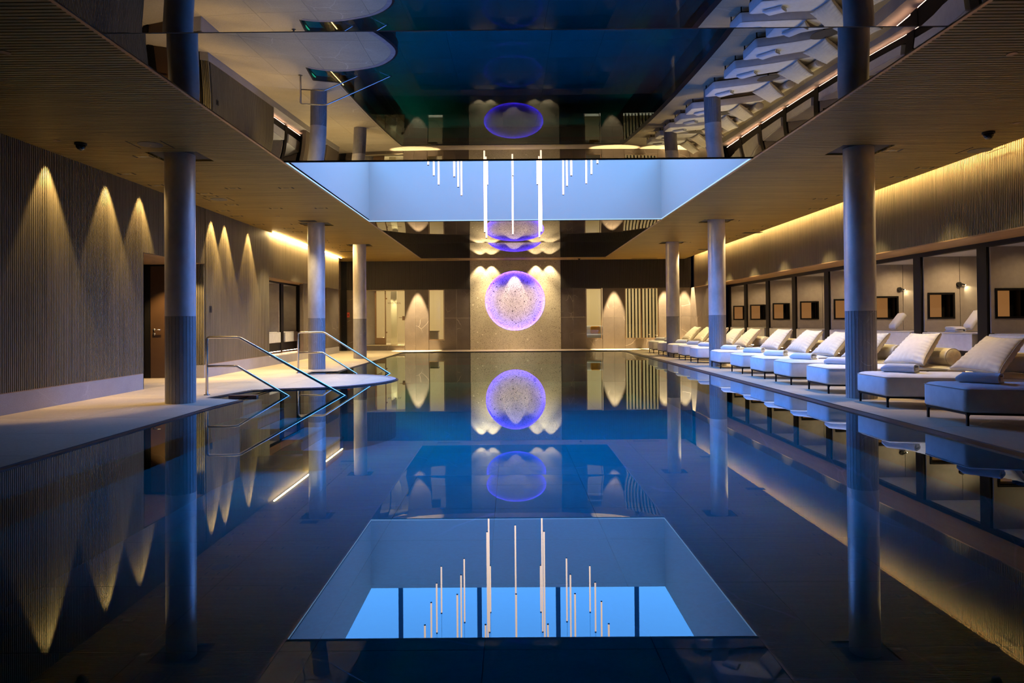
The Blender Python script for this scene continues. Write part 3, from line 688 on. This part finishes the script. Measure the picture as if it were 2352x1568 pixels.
# ------------------------------------------------------------------ daybeds
SH = -.25                                               # plan skew of the daybeds
W2 = .375
def rrect(x0, x1, y0, y1, r, n=4):
    out = []
    for cx, cy, a0 in ((x1 - r, y1 - r, 0), (x0 + r, y1 - r, 90), (x0 + r, y0 + r, 180), (x1 - r, y0 + r, 270)):
        out += [(cx + r * math.cos(math.radians(a0 + 90 * k / n)), cy + r * math.sin(math.radians(a0 + 90 * k / n))) for k in range(n + 1)]
    return out
LEN = 1.83
def make_daybed():
    r = empty('daybed')
    rings = []
    for z, i in ((.140, .03), (.150, .008), (.165, 0), (.372, 0), (.384, .004), (.392, .014), (.406, .035), (.417, .075), (.425, .13), (.430, .22), (.432, .30)):
        rings.append([(x, y + SH * x, z) for x, y in rrect(i, LEN - i, -W2 + i, W2 - i, max(.012, .05 - i * .5))])
    m = MB().rings(rings).build('mattress', 'daybed', r, smooth=True)
    pr = [(x, y + SH * x, .386) for x, y in rrect(-.002, LEN + .002, -W2 - .002, W2 + .002, .05)]
    MB().tube(pr + [pr[0]], .0035, 6).build('piping', 'piping', m)
    fr = MB(); t_ = .016
    for y in (-W2 + .03, W2 - .03):
        fr.rings([[(x, y + dy + SH * x, z) for x, dy, z in ((x, -t_ / 2, .118), (x, t_ / 2, .118), (x, t_ / 2, .14), (x, -t_ / 2, .14))] for x in (.02, LEN - .03)])
    for x in (.03, LEN - .04): fr.box(x - t_ / 2, x + t_ / 2, -W2 + .03 + SH * x, W2 - .03 + SH * x, .118, .14)
    fr.build('frame', 'dark_frame', r)
    for x in (.035, LEN - .06):
        for y in (-W2 + .035, W2 - .035):
            yy = y + SH * x; lg = MB().box(x - .011, x + .011, yy - .011, yy + .011, 0, .135); sx = 1 if x < 1 else -1; sy = 1 if y < 0 else -1
            lg.rings([[(x + sx * d0, yy - .008, .135 - e), (x + sx * d0, yy + .008, .135 - e), (x + sx * d0, yy + .008, .125), (x + sx * d0, yy - .008, .125)] for d0, e in ((.008, .06), (.016, .03), (.028, .016), (.05, .0105))])
            lg.rings([[(x - .008, yy + sy * d0, .135 - e), (x + .008, yy + sy * d0, .135 - e), (x + .008, yy + sy * d0, .125), (x - .008, yy + sy * d0, .125)] for d0, e in ((.008, .06), (.016, .03), (.028, .016), (.05, .0105))])
            lg.build('leg', 'dark_frame', r)
    return r
def make_cushion():
    """boxed back cushion lying in its own plane: local x = width, y = height, z = thickness"""
    r = empty('back_cushion'); n = 30; Wd, Hh = .68, .61; mb = MB()
    def pt(u, v, side):
        au, av = abs(u), abs(v); e = max(au, av)
        puff = (max(0, 1 - au ** 2.4) * max(0, 1 - av ** 2.4)) ** .62
        corner = (au * av) ** 6
        x = u * Wd / 2 * (1 - .055 * (1 - av ** 2.2) * au ** 3 + .02 * corner)
        x *= 1.13 - .27 * (v + 1) / 2 * 1.15
        y = v * Hh / 2 * (1 - .060 * (1 - au ** 2.2) * av ** 3 + .02 * corner)
        wr = .020 * math.sin(30 * v + 4 * u + 1.5 * math.sin(5 * v)) * max(0, au - .35) ** 1.2 * (1 - e ** 10) + .015 * math.sin(21 * u + 3 * math.sin(3 * u)) * max(0, av - .45) * (1 - e ** 10)
        return (x, y, side * (.030 * (1 - .5 * corner) + .072 * puff + wr) + .018 * (u * u - .3) * (v > 0) * v)
    for side in (1, -1):
        b0 = len(mb.v)
        for j in range(n + 1):
            for i in range(n + 1): mb.v.append(pt(2 * i / n - 1, 2 * j / n - 1, side))
        for j in range(n):
            for i in range(n):
                a = b0 + j * (n + 1) + i; mb.f.append((a, a + 1, a + n + 2, a + n + 1))
    edge = [(i, 0) for i in range(n)] + [(n, j) for j in range(n)] + [(n - i, n) for i in range(n)] + [(0, n - j) for j in range(n)]
    N = (n + 1) ** 2; k = len(edge)
    for q in range(k):
        a, b = edge[q], edge[(q + 1) % k]; ia, ib = a[1] * (n + 1) + a[0], b[1] * (n + 1) + b[0]; mb.f.append((ia, ib, N + ib, N + ia))
    c = mb.build('cover', 'cushion', r, angle=60)
    ring = [mb.v[j * (n + 1) + i] for i, j in edge]; MB().tube(ring + [ring[0]], .005, 6).build('piping', 'piping', c)
    return r
def make_bolster():
    r = empty('bolster'); R_, L_ = .13, .60; prof = [(0, .0), (.6, .0), (.9, .006), (1.0, .03), (1.0, .05)]
    rings = []
    seg = 28
    P = [(.02, -.005), (R_ * .55, -.004), (R_ * .86, .002), (R_ * .97, .014), (R_, .034), (R_, L_ - .034), (R_ * .97, L_ - .014), (R_ * .86, L_ - .002), (R_ * .55, L_ + .004), (.02, L_ + .005)]
    for rad, y in P:
        rings.append([(rad * math.cos(t), y - L_ / 2 + (.003 * math.cos(t * 9) if .03 < rad < R_ * .9 else 0), rad * math.sin(t)) for t in (2 * PI * i / seg for i in range(seg))])
    b = MB().rings(rings).build('cover', 'cushion', r, smooth=True)
    for y in (-L_ / 2 + .012, L_ / 2 - .012): MB().tube([(R_ * .975 * math.cos(2 * PI * i / 24), y, R_ * .975 * math.sin(2 * PI * i / 24)) for i in range(25)], .004, 6).build('piping', 'piping', b)
    return r
def towel_mesh():
    """folded bath towel: a ribbon folded on itself, layers showing at one end"""
    path = [(.100, .011), (.05, .010), (-.06, .010)] + [(-.06 + .038 * math.cos(math.radians(a)), .046 + .036 * math.sin(math.radians(a))) for a in range(270, 89, -30)]
    path += [(.0, .083), (.07, .080)] + [(.075 + .017 * math.cos(math.radians(a)), .063 + .017 * math.sin(math.radians(a))) for a in range(90, -91, -36)]
    path += [(.03, .045), (-.045, .045)] + [(-.045 - .001, .038)] + [(-.05, .031), (-.03, .027), (.06, .030), (.085, .034)]
    t_ = .009; L_ = .40; nL = 9; mb = MB(); rings = []
    pts = [Vector(p) for p in path]; left, right = [], []
    for i, p in enumerate(pts):
        d = (pts[min(i + 1, len(pts) - 1)] - pts[max(i - 1, 0)]).normalized(); nn = Vector((-d.y, d.x)); left.append(p + nn * t_); right.append(p - nn * t_)
    outline_ = left + right[::-1]
    for k in range(nL):
        x = -L_ / 2 + L_ * k / (nL - 1); e = k / (nL - 1)
        s_ = 1 - .42 * max(0, .16 - e) ** 2 / .0256 if e < .16 else 1 + .01 * math.sin(9 * e)
        rings.append([(x + .006 * math.sin(7 * q.x * 10), q.x * (1 - .12 * max(0, .16 - e) / .16), 1.18 * max(.0, .040 + (q.y - .040) * s_ - (.040 * (1 - s_)) * .8)) for q in outline_])
    mb.rings(rings); return mb
def make_towel():
    r = towel_mesh().build('towel', 'towel', None, angle=50); return r
def make_table():
    r = empty('side_table')
    MB().cyl((0, 0, .405), (0, 0, .42), .235, .245, 40).build('table_top', 'table', r, angle=40)
    MB().cyl((0, 0, .012), (0, 0, .405), .016, seg=12).build('stem', 'dark_frame', r, angle=40)
    MB().cyl((0, 0, 0), (0, 0, .014), .15, .145, 32).build('base', 'dark_frame', r, angle=40)
    return r
BEDS = [(4.80, 7.60), (4.81, 9.15), (4.82, 10.80), (4.83, 12.21), (4.83, 13.44), (4.84, 14.72), (4.86, 16.28), (4.88, 18.28), (4.89, 19.60), (4.89, 20.95), (4.89, 22.37), (4.88, 23.80)]
near = ['nearest the camera', 'level with the near column', 'behind the near column', 'fourth from the camera', 'fifth from the camera', 'sixth from the camera',
        'beside the middle column', 'behind the middle column', 'ninth from the camera', 'third from the far end', 'second from the far end', 'farthest from the camera']
cu_bed, cu_cush, cu_bol, cu_tow = make_daybed(), make_cushion(), make_bolster(), make_towel()
for i, (x, y) in enumerate(BEDS):
    rnd = random.Random(i)
    first = i == 0
    o = cu_bed if first else copy_tree(cu_bed); o.location = (x, y, 0)
    tag(o, f'cream daybed on thin black legs, the one {near[i]}', 'daybed', 'daybeds along the right pool edge')
    cx_ = 1.35; o = cu_cush if first else copy_tree(cu_cush)
    tilt = math.radians(44 + rnd.uniform(-2, 2)); yaw_ = math.radians(8 + rnd.uniform(-3, 3))
    # cushion plane: width along Y, rising towards +X
    ex = Matrix.Rotation(yaw_, 3, 'Z') @ Vector((0, -1, 0)); ey = Matrix.Rotation(yaw_, 3, 'Z') @ Vector((math.cos(tilt), 0, math.sin(tilt))); ez = ex.cross(ey); lean = math.radians(1 + rnd.uniform(-3, 3)); ex, ey = ex * math.cos(lean) - ey * math.sin(lean), ey * math.cos(lean) + ex * math.sin(lean)
    R_ = Matrix((ex, ey, ez)).transposed()
    o.rotation_euler = R_.to_euler(); o.location = (x + cx_ + .02, y + SH * cx_ + .0, .432 + .285 * math.sin(tilt) + .035)
    tag(o, f'large cream cushion propped on the daybed {near[i]}', 'cushion', 'back cushions on the daybeds')
    o = cu_bol if first else copy_tree(cu_bol); o.location = (x + 1.70, y + SH * 1.70 + .03, .432 + .131); o.rotation_euler.z = math.radians(6)
    tag(o, f'round cream bolster behind the cushion of the daybed {near[i]}', 'bolster', 'bolsters on the daybeds')
    o = cu_tow if first else cu_tow.copy()
    if not first: COL.objects.link(o)
    o.location = (x + .36 + rnd.uniform(-.02, .02), y - .08 + rnd.uniform(-.02, .02), .4325); o.rotation_euler.z = math.radians(-47 + rnd.uniform(-6, 6))
    tag(o, f'folded white towel lying on the daybed {near[i]}', 'towel', 'towels on the daybeds')
tb = make_table()
for k, (i, ntxt) in enumerate(((1, 'second and third'), (3, 'fourth and fifth'), (5, 'sixth and seventh'), (7, 'eighth and ninth'), (9, 'tenth and eleventh'))):
    o = tb if k == 0 else copy_tree(tb); yb = (BEDS[i][1] + BEDS[i + 1][1]) / 2
    o.location = (5.92, yb + SH * 1.05, 0); tag(o, f'round dark side table between the {ntxt} daybeds from the camera', 'side table', 'side tables between daybeds')
# towels in the alcoves
tw = [((8.38, a_y[2] - .36, .872), (0, 0, math.radians(80)), 'white towel lying end-on in the alcove right of the near column'),
      ((8.75, a_y[2] - .36, 1.06), (0, math.radians(-50), math.radians(8)), 'white towel leaning beside the flat one in the alcove right of the near column'),
      ((8.40, a_y[3] - .36, 1.035), (0, math.radians(-46), math.radians(14)), 'leaning white towel in the alcove seen just past the near column')]
for loc, rot, lab in tw:
    o = cu_tow.copy(); COL.objects.link(o); o.rotation_euler = rot; o.location = loc; tag(o, lab, 'towel', 'towels in the alcoves')

# ------------------------------------------------------------------ handrails
def handrail(x0, y, xb, xe, zb_m, xm, label):
    r = tag(empty('handrail', (x0, y, 0)), label, 'handrail', 'pool handrails')
    MB().tube([(0, 0, 0), (0, 0, .925), (xb - x0, 0, .925), (xe - x0, 0, .0), (xe - x0 + .10, 0, -.057)], .0215, 14, .06).build('top_rail', 'steel', r, smooth=True)
    MB().tube([(0, 0, .462), (xb - x0 - .03, 0, .462), (xm - x0, 0, 0.0), (xm - x0 + .09, 0, -.054)], .0185, 14, .02).build('mid_rail', 'steel', r, smooth=True)
    MB().cyl((0, 0, 0), (0, 0, .012), .05, .046, 24).build('floor_flange', 'steel', r, angle=40)
handrail(-4.87, 10.945, -4.36, -2.72, .46, -3.61, 'brushed steel handrail of the pool steps nearer the camera')
handrail(-4.835, 15.55, -4.24, -2.80, .46, -3.545, 'brushed steel handrail of the pool steps beyond the peninsula')

# ------------------------------------------------------------------ pendant tubes
def make_pendant(L_):
    r = empty('pendant_light')
    MB().cyl((0, 0, .012), (0, 0, L_), .0165, seg=12).build('tube', 'tube', r, angle=40)
    MB().cyl((0, 0, 0), (0, 0, .012), .0170, seg=12).cyl((0, 0, L_), (0, 0, L_ + .03), .0170, seg=12).build('end_cap', 'black', r, angle=40)
    return r
protos = {}
rows = {'left outer': (-1.54, [(12.04, 4.13, 1.0), (13.0, 4.13, 1.0), (13.95, 4.13, 1.0), (14.9, 4.13, 1.0)]), 'left middle': (-1.01, [(12.57, 3.81, 1.33), (13.53, 3.81, 1.33), (14.46, 3.81, 1.33)]),
        'left inner': (-.475, [(12.04, 4.13, 1.0), (13.2, 2.86, 2.33), (14.1, 2.86, 2.33), (14.9, 4.12, 1.0)]), 'centre': (.07, [(12.62, 3.83, 1.33), (13.65, 2.87, 2.33)]),
        'right inner': (.62, [(12.04, 4.13, 1.0), (13.2, 2.86, 2.33), (14.1, 2.86, 2.33), (14.9, 4.12, 1.0)]), 'right middle': (1.15, [(12.57, 3.81, 1.33), (13.53, 3.81, 1.33), (14.46, 3.81, 1.33)]),
        'right outer': (1.69, [(12.04, 4.13, 1.0), (13.0, 4.13, 1.0), (13.95, 4.13, 1.0), (14.9, 4.13, 1.0)])}
kinds = {1.0: 'short', 1.33: 'medium', 2.33: 'long'}
for row, (x, items) in rows.items():
    for k, (y, zb, L_) in enumerate(items):
        if L_ not in protos: protos[L_] = o = make_pendant(L_)
        else: o = copy_tree(protos[L_])
        o.location = (x, y, zb)
        top = ZT + 1.73 - zb
        MB().cyl((0, 0, L_ + .03), (0, 0, top), .0025, seg=6).build('cord', 'black', o)
        tag(o, f'{kinds[L_]} glowing tube pendant, {ords[k]} from the camera in the {row} row', 'pendant light', 'tube pendants in the light well')

# ------------------------------------------------------------------ ceiling fittings
def make_down():
    r = empty('downlight')
    for x in (-.118, .118): MB().box(x - .0125, x + .0125, -.06, .06, -.003, .004).build('slot', 'black', r)
    MB().box(-.09, .09, -.035, .035, -.0035, .004).build('trim', 'ceiling_oak', r); MB().box(-.05, .05, -.022, .022, -.0045, .002).build('lens', 'down_lens', r); return r
dl = make_down(); k = 0
DOWN_L = [(-4.99, 12.3), (-4.03, 12.31), (-5.71, 12.78), (-5.72, 13.06), (-5.71, 14.01), (-6.2, 14.76), (-4.97, 14.5), (-4.01, 14.52), (-6.2, 15.5), (-6.2, 16.85), (-5.28, 16.87), (-5.69, 17.59), (-5.69, 18.29),
          (-5.32, 9.9), (-6.2, 11.03), (-6.2, 11.97), (-5.26, 21.63), (-5.66, 22.27), (-5.65, 22.93), (-5.53, 20.27), (-5.63, 20.8)]
DOWN_R = [(5.57, 16.88), (6.76, 17.91), (6.77, 18.6), (6.75, 19.93), (6.77, 20.63), (5.57, 9.91), (6.76, 11.1), (6.74, 11.8), (6.33, 13.89), (6.64, 13.53), (6.79, 15.15), (5.59, 21.53), (6.76, 24.62)]
def row_of(x): return ('wall-side' if x < -6 else 'second' if x < -5.45 else 'third' if x < -4.5 else 'pool-side') if x < 0 else ('cove-side' if x > 6 else 'column-side')
for lst, side in ((DOWN_L, 'left'), (DOWN_R, 'right')):
    rowsd = {}
    for x, y in sorted(lst, key=lambda q: q[1]):
        n_ = rowsd[row_of(x)] = rowsd.get(row_of(x), 0) + 1
        o = dl if k == 0 else copy_tree(dl); k += 1; o.location = (x, y, ZC)
        tag(o, f'small recessed ceiling downlight, {ords[n_ - 1]} from the camera in the {side} {row_of(x)} row', 'downlight', f'downlights in the {side} timber ceiling')
def make_speaker():
    r = empty('ceiling_speaker')
    for x in (-.232, .232): MB().box(x - .0075, x + .0075, -.19, .19, -.003, .003).build('slot', 'black', r)
    MB().cyl((0, 0, -.006), (0, 0, .003), .155, .16, 32).build('grille', 'table', r, angle=40); MB().cyl((0, 0, -.009), (0, 0, -.005), .014, seg=10).build('hub', 'brass', r); return r
sp = make_speaker()
for i, (x, y, lab) in enumerate(((-4.87, 9.24, 'round ceiling speaker beside the top of the nearest left column'), (-5.71, 13.39, 'round ceiling speaker behind the nearest left column'), (6.88, 9.96, 'round ceiling speaker close to the right cove light'))):
    o = sp if i == 0 else copy_tree(sp); o.location = (x, y, ZC); tag(o, lab, 'speaker', 'ceiling speakers')
def make_dome():
    r = empty('dome_camera'); rings = [[(rad * math.cos(t), rad * math.sin(t), z) for t in (2 * PI * i / 20 for i in range(20))] for rad, z in ((.075, 0), (.075, -.025), (.062, -.03), (.058, -.055), (.04, -.085), (.015, -.098))]
    MB().rings(rings[:2]).build('mount', 'black', r, angle=40); MB().rings(rings[2:]).build('dome', plain('smoked', (.01, .01, .012), .08), r, smooth=True); return r
dm = make_dome()
for i, (x, y, lab) in enumerate(((-5.755, 9.14, 'black dome camera on the dark ceiling above the left wall'), (6.31, 8.97, 'black dome camera on the ceiling above the daybeds'))):
    o = dm if i == 0 else copy_tree(dm); o.location = (x, y, ZC); tag(o, lab, 'camera', 'dome cameras')
for i, (x, y, lab) in enumerate(((-4.49, 6.06, 'small round brass cap on the dark near-left ceiling'), (4.66, 6.30, 'small round brass cap on the dark near-right ceiling'), (6.38, 8.56, 'small round brass cap beside the right dome camera'), (-5.98, 9.0, 'small round brass cap beside the left dome camera'), (-5.30, 15.59, 'small round brass cap between the left columns'))):
    o = MB().cyl((0, 0, -.006), (0, 0, .003), .045, .045, 20).build('sprinkler_cap', 'brass', angle=40); o.location = (x, y, ZC); tag(o, lab, 'sprinkler', 'sprinkler caps')
o = MB().box(-.05, .05, -.05, .05, -.02, 0).cyl((0, 0, -.05), (0, 0, -.02), .03, seg=14).build('motion_sensor', 'black'); o.location = (2.74, 26.9, ZC); tag(o, 'tiny black sensor on the timber strip before the far wall', 'sensor')
for x, y, w_, d_, lab in ((6.86, 19.27, .26, .12, 'dark slot vent in the ceiling above the middle of the daybed row'), (6.83, 23.76, .26, .14, 'dark slot vent in the ceiling near the far right corner'), (-4.84, 16.36, .20, .12, 'dark square vent just before the middle left column'), (-5.6, 23.5, .25, .10, 'dark slot vent near the far left column'),
                     (-3.35 + .9, 26.9, .45, .06, 'left slot vent in the timber strip before the far wall'), (5.33, 27.0, .5, .06, 'slot vent in the ceiling before the far right corner')):
    o = MB().box(-w_, w_, -d_, d_, -.003, .004).build('ceiling_vent', 'black'); o.location = (x, y, ZC); tag(o, lab, 'vent', 'ceiling vents')
    MB().box(-w_ * .8, w_ * .8, -d_ * .15, d_ * .15, -.006, -.003).build('blade', 'dark_frame', o)

# ------------------------------------------------------------------ behind the lounge window
t = empty('sofa', (3.35, 28.7, 0)); tag(t, 'white sofa seen through the narrow window right of the round recess', 'sofa')
for nm, z0, z1, y0 in (('seat', .32, .58, -.35), ('backrest', .58, .92, .05)):
    MB().rings([[(x, y, z) for x, y in rrect(-.7 + i, .7 - i, y0 + i, .45 - i, .08)] for z, i in ((z0, .02), (z0 + .03, 0), (z1 - .05, 0), (z1, .04))]).build(nm, 'towel', t, angle=60)
MB().box(-.65, .65, -.3, .4, 0, .32).build('base', 'cream', t)
o = MB().rings([[(x, y, z) for x, y in rrect(-.20 + i, .20 - i, -.07 + i, .07 - i, .04)] for z, i in ((0, .03), (.05, 0), (.27, 0), (.32, .03))]).build('throw_cushion', 'orange', angle=60)
o.location = (3.57, 28.66, .585); tag(o, 'orange throw cushion on the white sofa behind the glass', 'cushion')
MB().rings([[(x, -.072, z) for x, z in rrect(-.195, .195, .03, .29, .03)], [(x, -.068, z) for x, z in rrect(-.195, .195, .03, .29, .03)]]).build('piping', 'orange', o)
